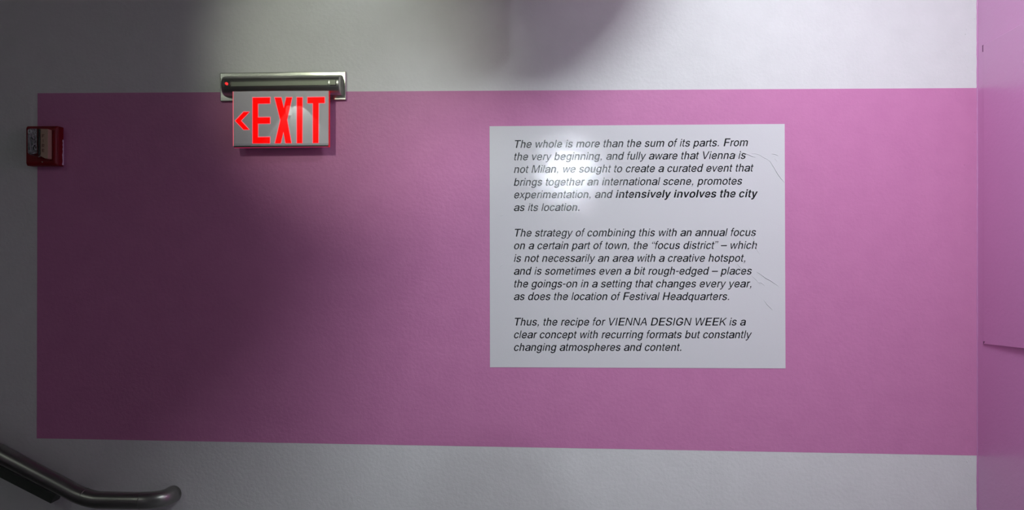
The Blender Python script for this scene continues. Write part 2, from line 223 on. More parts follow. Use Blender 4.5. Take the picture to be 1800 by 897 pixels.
# splits: the lumps that sit on the pink
# ------------------------------------------------------------------ vinyl text panel
P0 = W(1120, 646)
poster = thing('text_poster', (P0.x, 0, P0.z), 'pale glossy vinyl sheet with black italic text stuck on the pink wall', 'poster')
finish('sheet', panel([(860.5, 222), (1379.3, 218), (1380.8, 648), (861.3, 646)], .00055, .0013), M['vinyl'], poster)
GL = json.loads(r'''{",":[[[38,-119],[68,71],[137,71],[84,-119]]],"-":[[[337,244],[337,188],[114,188],[114,244]]],".":[[[95,-4],[63,9],[50,41],[63,73],[95,87],[128,73],[141,41],[128,9]]],"A":[[[16,0],[201,509],[276,509],[463,0],[395,0],[287,302],[264,372],[232,478],[245,478],[213,371],[191,302],[85,0]],[[110,142],[110,199],[370,199],[370,142]]],"D":[[[219,0],[96,0],[96,57],[215,57],[254,60],[288,68],[318,81],[343,99],[363,122],[379,149],[390,181],[397,216],[399,255],[397,294],[390,329],[379,361],[364,388],[344,410],[320,428],[291,441],[258,449],[221,452],[93,452],[93,509],[225,509],[273,505],[315,495],[353,478],[385,455],[412,426],[433,391],[449,351],[458,306],[462,255],[458,205],[449,159],[433,119],[411,83],[384,54],[351,31],[312,14],[268,3]],[[125,509],[125,0],[60,0],[60,509]]],"E":[[[60,0],[60,509],[372,509],[372,452],[125,452],[125,286],[355,286],[355,229],[125,229],[125,57],[375,57],[375,0]]],"F":[[[60,0],[60,509],[369,509],[369,452],[125,452],[125,278],[346,278],[346,221],[125,221],[125,0]]],"G":[[[269,-7],[225,-3],[185,7],[149,25],[118,49],[91,79],[69,116],[53,157],[43,203],[40,254],[43,305],[53,352],[69,393],[91,429],[117,459],[149,484],[184,501],[223,512],[265,516],[304,513],[340,504],[374,489],[403,469],[429,445],[449,416],[465,384],[474,349],[408,349],[387,393],[356,427],[315,448],[265,456],[236,453],[209,445],[183,432],[160,414],[141,392],[125,364],[113,332],[106,295],[103,254],[106,213],[113,177],[125,145],[141,117],[161,95],[184,76],[210,63],[238,56],[269,53],[309,57],[345,71],[374,93],[396,123],[407,147],[413,173],[415,202],[434,199],[283,199],[283,256],[478,256],[478,200],[475,160],[466,124],[451,91],[431,62],[406,38],[377,19],[344,5],[308,-4]]],"H":[[[60,0],[60,509],[125,509],[125,289],[392,289],[392,509],[457,509],[457,0],[392,0],[392,232],[125,232],[125,0]]],"I":[[[31,0],[31,57],[118,57],[118,452],[31,452],[31,509],[269,509],[269,452],[183,452],[183,57],[269,57],[269,0]]],"K":[[[104,145],[104,216],[139,261],[174,303],[212,344],[364,509],[448,509],[231,276],[228,276]],[[60,0],[60,509],[125,509],[125,334],[124,225],[125,193],[125,0]],[[372,0],[188,259],[228,309],[449,0]]],"M":[[[60,0],[60,509],[152,509],[277,187],[287,159],[299,123],[311,84],[322,49],[307,49],[318,83],[330,121],[342,158],[352,187],[476,509],[568,509],[568,0],[504,0],[504,291],[504,327],[505,369],[506,413],[507,457],[513,457],[498,409],[482,363],[467,322],[456,291],[342,0],[286,0],[170,291],[159,321],[145,361],[129,408],[112,457],[119,457],[120,416],[121,372],[122,328],[122,291],[122,0]]],"N":[[[60,0],[60,509],[136,509],[343,183],[363,151],[388,107],[414,55],[405,54],[401,108],[399,157],[399,195],[399,509],[463,509],[463,0],[387,0],[202,290],[177,331],[148,381],[108,452],[119,454],[122,384],[124,328],[125,291],[125,0]]],"S":[[[224,-9],[188,-7],[156,-1],[128,9],[102,23],[81,40],[64,60],[51,83],[42,109],[38,137],[104,137],[110,110],[123,88],[142,71],[166,59],[224,49],[257,52],[286,60],[311,74],[329,92],[341,114],[346,139],[342,161],[332,179],[296,205],[245,222],[184,239],[145,253],[112,269],[86,289],[67,313],[56,341],[52,372],[58,413],[75,448],[92,468],[113,484],[138,498],[165,508],[195,514],[227,516],[259,514],[289,508],[316,498],[351,476],[377,449],[394,415],[401,378],[337,378],[326,412],[302,437],[280,449],[254,456],[225,459],[194,456],[167,448],[145,435],[129,418],[118,398],[115,376],[119,352],[131,334],[169,308],[212,293],[264,279],[312,264],[359,238],[379,220],[395,198],[405,171],[408,139],[403,99],[386,64],[370,43],[349,25],[323,11],[294,0],[261,-7]]],"T":[[[32,452],[32,509],[417,509],[417,452],[257,452],[257,0],[193,0],[193,452]]],"V":[[[204,0],[16,509],[84,509],[192,206],[215,137],[248,31],[235,31],[267,138],[290,206],[395,509],[463,509],[278,0]]],"W":[[[155,0],[16,509],[82,509],[163,196],[175,145],[187,94],[197,40],[189,40],[200,94],[211,145],[224,196],[306,509],[380,509],[462,196],[474,145],[486,94],[497,40],[488,40],[499,94],[510,145],[523,196],[603,509],[670,509],[530,0],[455,0],[368,323],[351,391],[336,475],[350,475],[335,395],[318,323],[230,0]]],"a":[[[160,-9],[126,-5],[94,5],[68,22],[48,45],[35,73],[30,108],[34,138],[43,161],[78,193],[125,211],[178,220],[234,227],[265,235],[276,255],[276,257],[267,297],[240,322],[196,331],[149,322],[118,301],[100,274],[41,291],[57,322],[79,346],[104,364],[133,375],[194,384],[239,379],[286,360],[306,343],[322,320],[333,290],[337,251],[337,0],[277,0],[277,52],[272,52],[252,25],[215,1],[190,-6]],[[170,45],[202,49],[228,59],[248,74],[263,93],[276,138],[276,190],[259,182],[231,176],[200,171],[175,168],[134,159],[103,139],[92,105],[102,72],[130,52]]],"b":[[[229,-8],[198,-5],[172,4],[138,31],[118,59],[112,59],[112,0],[53,0],[53,509],[114,509],[114,319],[118,319],[137,346],[171,373],[197,381],[229,384],[259,382],[287,374],[313,361],[335,342],[354,320],[370,293],[381,261],[388,227],[390,189],[388,151],[381,116],[370,84],[355,57],[336,34],[313,16],[288,3],[260,-6]],[[220,47],[253,51],[279,66],[301,88],[316,117],[325,151],[328,189],[325,227],[316,261],[301,290],[280,311],[253,325],[220,330],[188,325],[161,312],[140,291],[125,263],[116,229],[113,189],[116,150],[125,115],[140,86],[162,65],[188,51]]],"c":[[[207,-8],[174,-5],[144,3],[117,16],[93,35],[72,58],[56,85],[44,116],[37,150],[34,187],[37,225],[44,260],[56,291],[72,318],[93,341],[117,360],[144,374],[174,382],[207,384],[260,377],[305,356],[340,322],[362,277],[303,262],[290,289],[270,311],[242,325],[207,330],[173,325],[145,310],[124,287],[108,258],[99,224],[96,187],[99,151],[108,117],[124,89],[145,66],[173,51],[207,46],[243,52],[271,66],[292,89],[304,117],[363,102],[341,56],[306,21],[261,-1]]],"d":[[[195,-8],[165,-6],[137,3],[111,16],[89,34],[70,57],[55,84],[43,116],[36,151],[34,189],[36,227],[43,261],[55,293],[70,320],[89,342],[112,361],[137,374],[165,382],[196,384],[228,381],[253,373],[287,346],[306,319],[311,319],[311,509],[372,509],[372,0],[313,0],[313,59],[307,59],[287,31],[252,4],[227,-5]],[[205,47],[236,51],[263,65],[284,86],[299,115],[309,150],[312,189],[309,229],[300,263],[284,291],[263,312],[237,325],[205,330],[172,325],[145,311],[124,290],[108,261],[99,227],[96,189],[99,151],[109,117],[124,88],[145,66],[172,51]]],"e":[[[212,-8],[177,-5],[145,3],[117,16],[92,35],[72,58],[56,85],[44,116],[37,150],[34,187],[36,224],[44,258],[55,290],[71,317],[91,340],[115,359],[142,373],[172,382],[205,384],[236,382],[266,374],[294,361],[319,341],[341,315],[357,282],[365,256],[370,227],[371,194],[371,169],[75,169],[75,221],[338,221],[310,202],[307,237],[298,269],[283,294],[263,314],[237,326],[205,330],[173,326],[146,313],[125,294],[109,270],[99,241],[96,211],[96,178],[100,139],[110,106],[128,80],[151,61],[179,50],[212,46],[254,53],[285,73],[306,105],[365,91],[353,63],[335,39],[311,19],[283,4],[249,-5]]],"f":[[[228,379],[228,327],[6,327],[6,379]],[[81,0],[81,432],[84,461],[96,486],[113,505],[135,519],[161,527],[187,530],[222,527],[243,521],[227,468],[215,472],[195,474],[171,470],[154,460],[145,443],[142,419],[142,0]]],"g":[[[207,-151],[168,-148],[134,-140],[105,-127],[82,-110],[51,-69],[101,-41],[122,-66],[154,-88],[207,-97],[249,-92],[282,-75],[304,-47],[311,-6],[311,68],[306,68],[287,41],[252,16],[227,8],[195,5],[165,7],[138,14],[113,27],[90,43],[71,65],[55,90],[43,120],[36,154],[34,191],[36,229],[43,263],[55,293],[71,320],[90,342],[112,361],[138,374],[166,382],[196,384],[228,382],[253,373],[288,346],[308,319],[313,319],[313,379],[372,379],[372,-9],[370,-40],[363,-67],[350,-90],[324,-117],[291,-136],[265,-144],[237,-149]],[[205,59],[237,63],[264,75],[285,95],[300,121],[309,154],[312,193],[309,231],[300,264],[285,291],[264,312],[237,325],[205,330],[172,325],[145,312],[124,290],[109,262],[99,229],[96,193],[99,155],[109,123],[124,96],[145,76],[172,63]]],"h":[[[114,227],[114,0],[53,0],[53,509],[114,509],[114,287],[102,287],[116,319],[132,344],[152,362],[187,379],[227,384],[264,380],[295,369],[321,349],[341,321],[350,298],[355,271],[357,240],[357,0],[296,0],[296,235],[290,275],[273,304],[246,323],[210,329],[184,326],[161,317],[141,303],[126,283],[117,257]]],"i":[[[53,0],[53,379],[114,379],[114,0]],[[84,443],[54,455],[41,483],[54,512],[84,524],[114,512],[126,483],[114,455]]],"l":[[[139,-2],[101,3],[74,20],[58,47],[53,84],[53,509],[114,509],[114,99],[120,62],[146,52],[160,53],[170,54],[181,3],[162,-1]]],"m":[[[53,0],[53,379],[112,379],[112,295],[108,295],[118,323],[132,346],[172,376],[219,386],[257,380],[287,361],[309,331],[321,295],[312,295],[322,321],[337,343],[357,361],[381,375],[407,383],[437,386],[468,383],[497,372],[522,354],[541,328],[553,296],[557,255],[557,0],[496,0],[496,254],[490,289],[473,313],[447,326],[419,330],[374,320],[345,290],[335,247],[335,0],[274,0],[274,260],[269,288],[253,311],[229,326],[199,330],[158,320],[126,289],[117,266],[114,238],[114,0]]],"n":[[[114,227],[114,0],[53,0],[53,379],[112,379],[112,287],[102,287],[116,319],[132,344],[152,362],[187,379],[227,384],[264,380],[295,369],[321,349],[341,321],[350,298],[355,271],[357,240],[357,0],[296,0],[296,235],[290,275],[273,304],[246,323],[210,329],[184,326],[161,317],[141,303],[126,283],[117,257]]],"o":[[[207,-8],[174,-5],[144,3],[117,16],[93,35],[72,58],[56,85],[44,116],[37,150],[34,187],[37,225],[44,260],[56,291],[72,318],[93,341],[117,360],[144,374],[174,382],[207,384],[241,382],[271,374],[299,360],[323,341],[343,318],[359,291],[371,260],[379,225],[381,187],[379,150],[371,116],[359,85],[343,58],[323,35],[299,16],[271,3],[241,-5]],[[207,46],[242,51],[270,66],[292,89],[307,117],[316,151],[319,187],[316,224],[307,258],[292,287],[270,310],[242,325],[207,330],[173,325],[145,310],[124,287],[108,258],[99,224],[96,187],[99,151],[108,117],[124,89],[145,66],[173,51]]],"p":[[[53,-143],[53,379],[112,379],[112,319],[118,319],[137,346],[171,373],[197,381],[229,384],[259,382],[287,374],[313,361],[335,342],[354,320],[370,293],[381,261],[388,227],[390,189],[388,151],[381,116],[370,84],[355,57],[336,34],[313,16],[288,3],[260,-6],[229,-8],[198,-5],[173,4],[138,31],[118,59],[114,59],[114,-143]],[[220,47],[253,51],[279,66],[301,88],[316,117],[325,151],[328,189],[325,227],[316,261],[301,290],[280,311],[253,325],[220,330],[188,325],[161,312],[140,291],[125,263],[116,229],[113,189],[116,150],[125,115],[140,86],[162,65],[188,51]]],"q":[[[372,-143],[311,-143],[311,59],[306,59],[287,31],[252,4],[227,-5],[195,-8],[165,-6],[137,3],[111,16],[89,34],[70,57],[55,84],[43,116],[36,151],[34,189],[36,227],[43,261],[55,293],[70,320],[89,342],[112,361],[137,374],[165,382],[196,384],[228,381],[253,373],[287,346],[307,319],[313,319],[313,379],[372,379]],[[205,47],[236,51],[263,65],[284,86],[299,115],[309,150],[312,189],[309,229],[300,263],[284,291],[263,312],[237,325],[205,330],[172,325],[145,311],[124,290],[108,261],[99,227],[96,189],[99,151],[109,117],[124,88],[145,66],[172,51]]],"r":[[[53,0],[53,379],[112,379],[112,321],[115,321],[130,347],[152,367],[181,380],[213,385],[229,384],[243,384],[243,322],[230,324],[207,326],[159,315],[126,284],[117,262],[114,237],[114,0]]],"s":[[[182,-8],[145,-5],[112,3],[84,18],[62,38],[45,63],[36,94],[94,107],[105,79],[124,60],[150,49],[181,45],[217,50],[244,62],[262,81],[268,103],[254,136],[212,155],[149,170],[118,180],[92,192],[72,208],[53,237],[47,274],[51,305],[65,332],[87,354],[115,370],[149,381],[187,384],[223,381],[254,372],[279,358],[299,339],[314,316],[324,290],[268,277],[243,316],[219,328],[187,333],[156,329],[131,317],[114,299],[109,277],[112,258],[124,243],[172,223],[229,209],[261,200],[287,187],[306,171],[325,142],[331,107],[326,75],[312,47],[290,24],[260,6],[223,-5]]],"t":[[[204,379],[204,327],[6,327],[6,379]],[[65,471],[126,471],[126,98],[136,61],[170,50],[185,51],[202,54],[213,2],[192,-3],[168,-4],[138,-1],[113,7],[92,21],[72,52],[65,93]]],"u":[[[182,-5],[146,-1],[115,11],[89,31],[69,59],[60,82],[54,109],[53,139],[53,379],[114,379],[114,144],[119,105],[137,75],[164,56],[200,50],[226,53],[249,62],[268,77],[283,97],[293,122],[296,153],[296,379],[357,379],[357,0],[298,0],[298,92],[307,92],[294,60],[277,35],[257,17],[222,0]]],"v":[[[163,0],[17,379],[84,379],[165,155],[187,87],[206,21],[184,21],[203,87],[224,155],[305,379],[371,379],[226,0]]],"w":[[[138,0],[23,379],[87,379],[133,214],[154,137],[175,41],[165,41],[186,135],[206,214],[252,379],[316,379],[362,214],[382,136],[402,41],[391,41],[413,135],[434,214],[480,379],[545,379],[429,0],[368,0],[319,172],[305,225],[291,280],[277,338],[291,338],[277,280],[263,225],[248,172],[199,0]]],"x":[[[21,0],[171,218],[171,171],[29,379],[100,379],[147,306],[179,253],[207,206],[175,206],[202,253],[233,306],[282,379],[352,379],[209,169],[209,214],[358,0],[287,0],[231,85],[200,136],[173,182],[205,182],[178,136],[148,85],[91,0]]],"y":[[[47,-139],[61,-86],[71,-87],[104,-89],[130,-74],[151,-36],[163,-1],[17,379],[84,379],[165,155],[187,87],[206,21],[184,21],[202,87],[224,155],[305,379],[371,379],[204,-58],[177,-107],[139,-136],[91,-145],[65,-143]]],"–":[[[350,244],[350,188],[0,188],[0,244]]],"“":[[[52,318],[104,509],[151,509],[121,318]],[[175,318],[228,509],[274,509],[244,318]]],"”":[[[52,318],[82,509],[151,509],[98,318]],[[175,318],[205,509],[274,509],[222,318]]]}''')
HV = {',': (278, 87, 191), '-': (333, 44, 289), '.': (278, 87, 191), 'A': (667, 14, 654), 'D': (722, 81, 674), 'E': (667, 86, 616), 'F': (611, 86, 583),
 'G': (778, 48, 704), 'H': (722, 77, 646), 'I': (278, 91, 188), 'K': (667, 76, 663), 'M': (833, 73, 761), 'N': (722, 76, 646), 'S': (667, 49, 620),
 'T': (611, 14, 597), 'V': (667, 20, 647), 'W': (944, 16, 928), 'a': (556, 36, 530), 'b': (556, 58, 517), 'c': (500, 30, 477), 'd': (556, 35, 499),
 'e': (556, 40, 516), 'f': (278, 14, 262), 'g': (556, 40, 499), 'h': (556, 76, 491), 'i': (222, 67, 155), 'k': (500, 67, 501), 'l': (222, 67, 155),
 'm': (833, 65, 769), 'n': (556, 65, 491), 'o': (556, 35, 521), 'p': (556, 58, 517), 'q': (556, 35, 494), 'r': (333, 77, 332), 's': (500, 32, 464),
 't': (278, 14, 257), 'u': (556, 68, 489), 'v': (500, 8, 492), 'w': (722, 14, 709), 'x': (500, 11, 490), 'y': (500, 11, 489), '–': (556, 0, 556),
 '“': (333, 38, 307), '”': (333, 26, 295)}
HB = {'i': (278, 64, 209), 'n': (611, 65, 546), 't': (333, 10, 309), 'e': (556, 23, 528), 's': (556, 30, 519), 'v': (556, 13, 543), 'l': (278, 69, 209),
 'y': (556, 10, 539), 'o': (611, 34, 578), 'h': (611, 65, 546), 'c': (556, 34, 524)}
HAND = {'l': [[(67, 0), (67, 718), (155, 718), (155, 0)]], 'I': [[(91, 0), (91, 718), (188, 718), (188, 0)]],
 'i': [[(67, 0), (67, 523), (155, 523), (155, 0)], [(67, 610), (67, 718), (155, 718), (155, 610)]],
 '.': [[(87, 0), (87, 106), (191, 106), (191, 0)]],
 ',': [[(87, 0), (87, 106), (191, 106), (191, 12), (178, -60), (150, -110), (87, -147), (87, -100), (120, -85), (138, -50), (140, 0)]],
 'K': [[(76, 0), (76, 718), (173, 718), (173, 362), (527, 718), (654, 718), (356, 423), (663, 0), (547, 0), (287, 357), (173, 245), (173, 0)]],
 'x': [[(11, 0), (196, 269), (22, 523), (125, 523), (249, 338), (372, 523), (473, 523), (299, 272), (490, 0), (386, 0), (247, 203), (112, 0)]],
 'y': [[(8, 523), (104, 523), (256, 108), (392, 523), (489, 523), (296, -20), (262, -105), (225, -165), (175, -206), (115, -215), (55, -207), (55, -125), (90, -133), (130, -135), (165, -115), (188, -75), (212, -8)]],
 'V': [[(20, 718), (122, 718), (334, 113), (546, 718), (647, 718), (385, 0), (282, 0)]],
 'W': [[(16, 718), (114, 718), (254, 134), (418, 718), (525, 718), (690, 134), (830, 718), (928, 718), (744, 0), (640, 0), (471, 590), (302, 0), (200, 0)]],
 'N': [[(76, 0), (76, 718), (188, 718), (554, 137), (554, 718), (646, 718), (646, 0), (540, 0), (168, 586), (168, 0)]],
 'M': [[(73, 0), (73, 718), (206, 718), (417, 120), (626, 718), (761, 718), (761, 0), (669, 0), (669, 600), (462, 0), (371, 0), (165, 600), (165, 0)]],
 'v': [[(8, 523), (108, 523), (250, 115), (392, 523), (492, 523), (300, 0), (199, 0)]],
 'w': [[(14, 523), (110, 523), (210, 118), (312, 523), (414, 523), (516, 118), (616, 523), (709, 523), (561, 0), (464, 0), (360, 400), (258, 0), (160, 0)]],
 'A': [[(14, 0), (283, 718), (386, 718), (654, 0), (548, 0), (472, 213), (191, 213), (118, 0)], [(221, 300), (441, 300), (333, 610)]]}
HAND_B = {'l': [[(69, 0), (69, 718), (209, 718), (209, 0)]], 'i': [[(69, 0), (69, 532), (209, 532), (209, 0)], [(69, 605), (69, 725), (209, 725), (209, 605)]],
 'v': [[(13, 532), (160, 532), (279, 155), (399, 532), (543, 532), (352, 0), (204, 0)]],
 'y': [[(10, 532), (165, 532), (278, 150), (388, 532), (539, 532), (340, -40), (300, -130), (250, -190), (180, -218), (110, -216), (62, -208), (62, -95), (105, -100), (150, -98), (180, -70), (197, -8)]]}
_cm = HAND[','][0]
HAND['”'] = [[(26 + (x - 87) * .9 + k, 718 + (y - 106) * .9) for x, y in _cm] for k in (0, 165)]
HAND['“'] = [[(132 - (x - 87) * .9 + k, 470 - (y - 106) * .9 + 18) for x, y in _cm] for k in (0, 165)]
def area(s): return sum(s[i - 1][0] * s[i][1] - s[i][0] * s[i - 1][1] for i in range(len(s)))
def inside(p, s):
    c = False
    for i in range(len(s)):
        (x1, y1), (x2, y2) = s[i - 1], s[i]
        if (y1 > p[1]) != (y2 > p[1]) and p[0] < (x2 - x1) * (p[1] - y1) / (y2 - y1) + x1: c = not c
    return c
def glyph(c, bold):
    if bold and c in HAND_B: return HB[c][0], HAND_B[c]
    if not bold and c in HAND: return HV[c][0], HAND[c]
    out = []
    caps = c.isupper()
    for s in GL[c]:
        n = len(s); q = []
        for i in range(n):
            x, y = s[i]
            if bold or True:
                off = 21.0 if bold else 10.0
                (ax, ay), (bx, by) = s[i - 1], s[(i + 1) % n]
                d1 = Vector((x - ax, y - ay)); d2 = Vector((bx - x, by - y))
                if d1.length > 0 and d2.length > 0:
                    d1.normalize(); d2.normalize()
                    n1 = Vector((-d1.y, d1.x)); n2 = Vector((-d2.y, d2.x)); nn = n1 + n2
                    if nn.length > .2:
                        nn = nn / max(.55, nn.length_squared / 2) if nn.length_squared > 0 else nn
                        x += nn.x * off * SGN; y += nn.y * off * SGN * .55
            q.append((x, y))
        out.append(q)
    xs = [p[0] for s in out for p in s]; x0, x1 = min(xs), max(xs)
    adv, a, b = (HB if bold else HV)[c]
    res = []
    for s in out:
        r = []
        for x, y in s:
            X = a + (x - x0) / (x1 - x0) * (b - a)
            if caps or y <= 0: Y = y * (1.41 if caps else 1.36)
            elif y <= 379: Y = y * 1.38
            else: Y = 523 + (y - 379) * 1.5
            r.append((X, Y))
        res.append(r)
    return adv, res
# winding of the outer contour of 'l'
_s = GL['l'][0]; _a = sum(_s[i - 1][0] * _s[i][1] - _s[i][0] * _s[i - 1][1] for i in range(len(_s)))
SGN = 1.0 if _a < 0 else -1.0
LINES = [("The whole is more than the sum of its parts. From", 260.2, 256.9), ("the very beginning, and fully aware that Vienna is", 282, 279.3),
 ("not Milan, we sought to create a curated event that", 304.2, 301.6), ("brings together an international scene, promotes", 326.8, 324.6),
 ("experimentation, and *intensively involves the city", 348.8, 346.8), ("as its location.", 371.2, 369.6),
 ("The strategy of combining this with an annual focus", 416, 415.0), ("on a certain part of town, the “focus district” – which", 438.3, 437.6),
 ("is not necessarily an area with a creative hotspot,", 460.5, 460.2), ("and is sometimes even a bit rough-edged – places", 483, 482.8),
 ("the goings-on in a setting that changes every year,", 505.3, 505.2), ("as does the location of Festival Headquarters.", 527.6, 527.6),
 ("Thus, the recipe for VIENNA DESIGN WEEK is a", 572.4, 572.4), ("clear concept with recurring formats but constantly", 594.7, 594.7),
 ("changing atmospheres and content.", 616.9, 616.9)]
ITAL = math.tan(math.radians(12)); EM = 20.55 / 560 / 1000 * 1.0
def width(t):
    w = 0; b = False
    for ch in t:
        if ch == '*': b = True
        elif ch == ' ': w += 278
        else: w += (HB if b else HV)[ch][0]
    return w
EM = (W(1331, 346.8).x - W(903, 348.8).x) / (width(LINES[4][0]) + 0)
for t, yl, yr in LINES:
    bm = bmesh.new()
    x = 0; bold = False
    for ch in t:
        if ch == '*': bold = True; continue
        if ch == ' ': x += 278; continue
        adv, cont = glyph(ch, bold)
        big = max(cont, key=lambda c: abs(area(c))); sg = 1 if area(big) > 0 else -1
        for c in cont:
            if area(c) * sg < 0: continue
            grp = [c] + [h for h in cont if area(h) * sg < 0 and inside(h[0], c)]
            flat = [Vector((X, Y, 0)) for g_ in grp for X, Y in g_]
            vs = [bm.verts.new(((x + p.x + p.y * ITAL) * EM, p.y * EM * 1.01, 0)) for p in flat]
            for t3 in tessellate_polygon([[Vector((X, Y, 0)) for X, Y in g_] for g_ in grp]):
                try: f3 = bm.faces.new([vs[k] for k in t3]); f3.normal_update(); (f3.normal.z < 0) and f3.normal_flip()
                except ValueError: pass
        x += adv
    me = bpy.data.meshes.new('text_line'); bm.to_mesh(me); bm.free()
    a, b = W(902.2, yl), W(1331, yr); ang = math.atan2(b.z - a.z, b.x - a.x)
    mtx = Matrix.Translation((a.x, -.0015, a.z)) @ Matrix.Rotation(-ang, 4, 'Y') @ Matrix.Rotation(PI / 2, 4, 'X')
    me.transform(mtx); me.materials.clear(); me.materials.append(M['ink'])
    o = bpy.data.objects.new('text_line', me); COL.objects.link(o); o.parent = poster; o.matrix_parent_inverse = Matrix.Translation(-poster.location)
# creases in the vinyl
def crease(pts, w, h):
    bm = bmesh.new(); P = [W(x, y, .0013) for x, y in pts]; n = len(P); rows = []
    for i, p in enumerate(P):
        t = (P[min(i + 1, n - 1)] - P[max(i - 1, 0)]).normalized(); s = Vector((-t.z, 0, t.x))
        k = math.sin(PI * (i + .35) / (n - .3)) ** .6
        rows.append([bm.verts.new(p + s * w * k * u + Vector((0, -h * k * e, 0))) for u, e in ((-1, -.1), (-.4, .6), (0, 1), (.5, .5), (1, -.1))])
    for a, b in zip(rows, rows[1:]):
        for j in range(4): bm.faces.new((a[j], a[j + 1], b[j + 1], b[j]))
    me_o = finish('crease', bm, M['crease'], poster, smooth=True)
M['crease'] = mat('vinyl_crease', (.76, .76, .78), .25)
for pts, w in (([(1289, 269), (1294, 272), (1299, 276)], 1.0), ([(1300, 268), (1308, 269), (1316, 272), (1322, 275), (1328, 276.5)], 1.3), ([(1319, 270), (1327, 270), (1335, 272), (1342, 277), (1349, 280), (1354, 285)], .9),
               ([(1353, 282), (1357, 289), (1362, 297), (1367, 306), (1373, 314), (1379, 321)], 1.5), ([(1356, 270.5), (1362, 271), (1368, 274)], 1.1), ([(1362, 279), (1366, 284)], .7),
               ([(1316, 400), (1322, 410), (1326, 424), (1331, 440), (1336, 448)], .9), ([(1296, 464), (1301, 470), (1305, 474)], 1.0),
               ([(1330, 478), (1338, 483), (1346, 489), (1354, 493), (1361, 498), (1368, 503)], 1.4), ([(1332, 497), (1338, 497), (1344, 502)], 1.1), ([(1320, 484), (1330, 493), (1336, 500)], .6),
               ([(1343, 528), (1348, 535), (1353, 540), (1358, 545)], 1.3), ([(878, 470), (883, 466), (885, 464)], 1.0), ([(872, 476), (877, 473)], .7), ([(897, 469), (903, 465)], .7),
               ([(879, 379), (884, 378.5)], .9), ([(1345, 560), (1350, 563)], .6), ([(1066, 383), (1072, 382)], .6)):
    crease(pts, .0012 * w, .0015 * w)

# ------------------------------------------------------------------ exit sign
E0 = W(497, 150)
sign = thing('exit_sign', (E0.x, 0, E0.z), 'wall-mounted metal exit sign with glowing red letters and left arrow', 'exit sign')
finish('back_plate', panel([(386, 128), (608, 125), (608.5, 176), (386.5, 178.5)], 0, .009), M['brushed'], sign, bevel=.003, segs=3)
# bulged housing: profile swept along x with slanted end caps
hx0, hx1 = W(391, 150, .03).x, W(599, 150, .03).x
zt = W(500, 134, .01).z; zb = W(500, 168, .03).z
prof = []
for k in range(15):
    a = PI * k / 14
    prof.append((.008 + .044 * math.sin(a) ** .8, (zt + zb) / 2 + (zt - zb) / 2 * math.cos(a)))
bm = bmesh.new(); rings = []
for x, s in ((hx0, .80), (hx0 + .004, .93), (hx0 + .010, 1), (hx1 - .012, 1), (hx1 - .004, 1), (hx1, .985)):
    zc = (zt + zb) / 2
    rings.append([bm.verts.new((x, -(.008 + (d - .008) * s), zc + (z - zc) * (s * .5 + .5))) for d, z in prof])
for a, b in zip(rings, rings[1:]):
    for j in range(len(prof) - 1): bm.faces.new((a[j], a[j + 1], b[j + 1], b[j]))
    bm.faces.new((a[-1], a[0], b[0], b[-1]))
bm.faces.new(rings[0]); bm.faces.new(rings[-1][::-1])
housing = finish('housing', bm, M['brushed_dark'], sign, bevel=.0012)
for p in housing.data.polygons:
    if abs(p.normal.x) < .5: p.use_smooth = True
DP = .0535
finish('inlay_strip', panel([(405.5, 143.8), (576.5, 141.5), (576.5, 149.8), (405.5, 152.2)], .03, DP), M['slot'], sign, bevel=.0008)
finish('indicator_socket', panel([(394.5, 142), (404, 142), (404, 153), (394.5, 153)], .03, DP - .001), M['black'], sign, bevel=.0008)
bm = bmesh.new(); c = W(398.3, 147.2, DP)
bmesh.ops.create_icosphere(bm, subdivisions=2, radius=1, matrix=Matrix.Translation(c) @ Matrix.Rotation(.6, 4, 'Y') @ Matrix.Diagonal((.0055, .003, .0042, 1)))
finish('indicator_light', bm, M['led'], sign, smooth=True, label='small red glowing indicator')
finish('test_button', panel([(579.3, 140.2), (590.2, 140), (590.2, 149.3), (579.3, 149.5)], .03, DP + .003), M['slot'], sign, bevel=.0008)
# acrylic panel
d0, d1 = .034, .043
finish('acrylic_panel', panel([(409.6, 160), (577.6, 160), (577.6, 255.6), (410, 257.2)], d0, d1), M['mirror'], sign)
dp = d1 + .0004
finish('panel_lip', panel([(411, 252.8), (576.5, 251.8), (577.4, 254.8), (410.4, 256.4)], d1 - .001, d1 + .0012), mat('clear_lip', (.55, .55, .6), .2, coat=1), sign)
finish('bottom_channel', panel([(410.5, 257.1), (577, 255.5), (577, 257.6), (411.5, 259.4)], d0, d1 + .001), M['black'], sign)
for nm, px in (('edge_glow', [(577.7, 160), (578.5, 160), (578.6, 258.6), (577, 258.6), (577.4, 256)]),):
    finish(nm, panel(px, d0 - .001, d1 + .0003), M['red_edge'], sign)
finish('edge_glow', panel([(409.2, 161), (410.1, 161), (410.5, 257), (409.7, 257)], d1 - .002, d1 + .0003), M['red_rim'], sign)
finish('edge_glow', panel([(411, 259.2), (576.6, 257.5), (576.6, 258.2), (411, 259.9)], d0, d1 + .0004), mat('dim_red_edge', (.3, .02, .05), .3, emit=(1, .05, .2), es=.3), sign)
def Z(*p): return [(360 + x / 4.72, 100 + y / 4.72) for x, y in p]
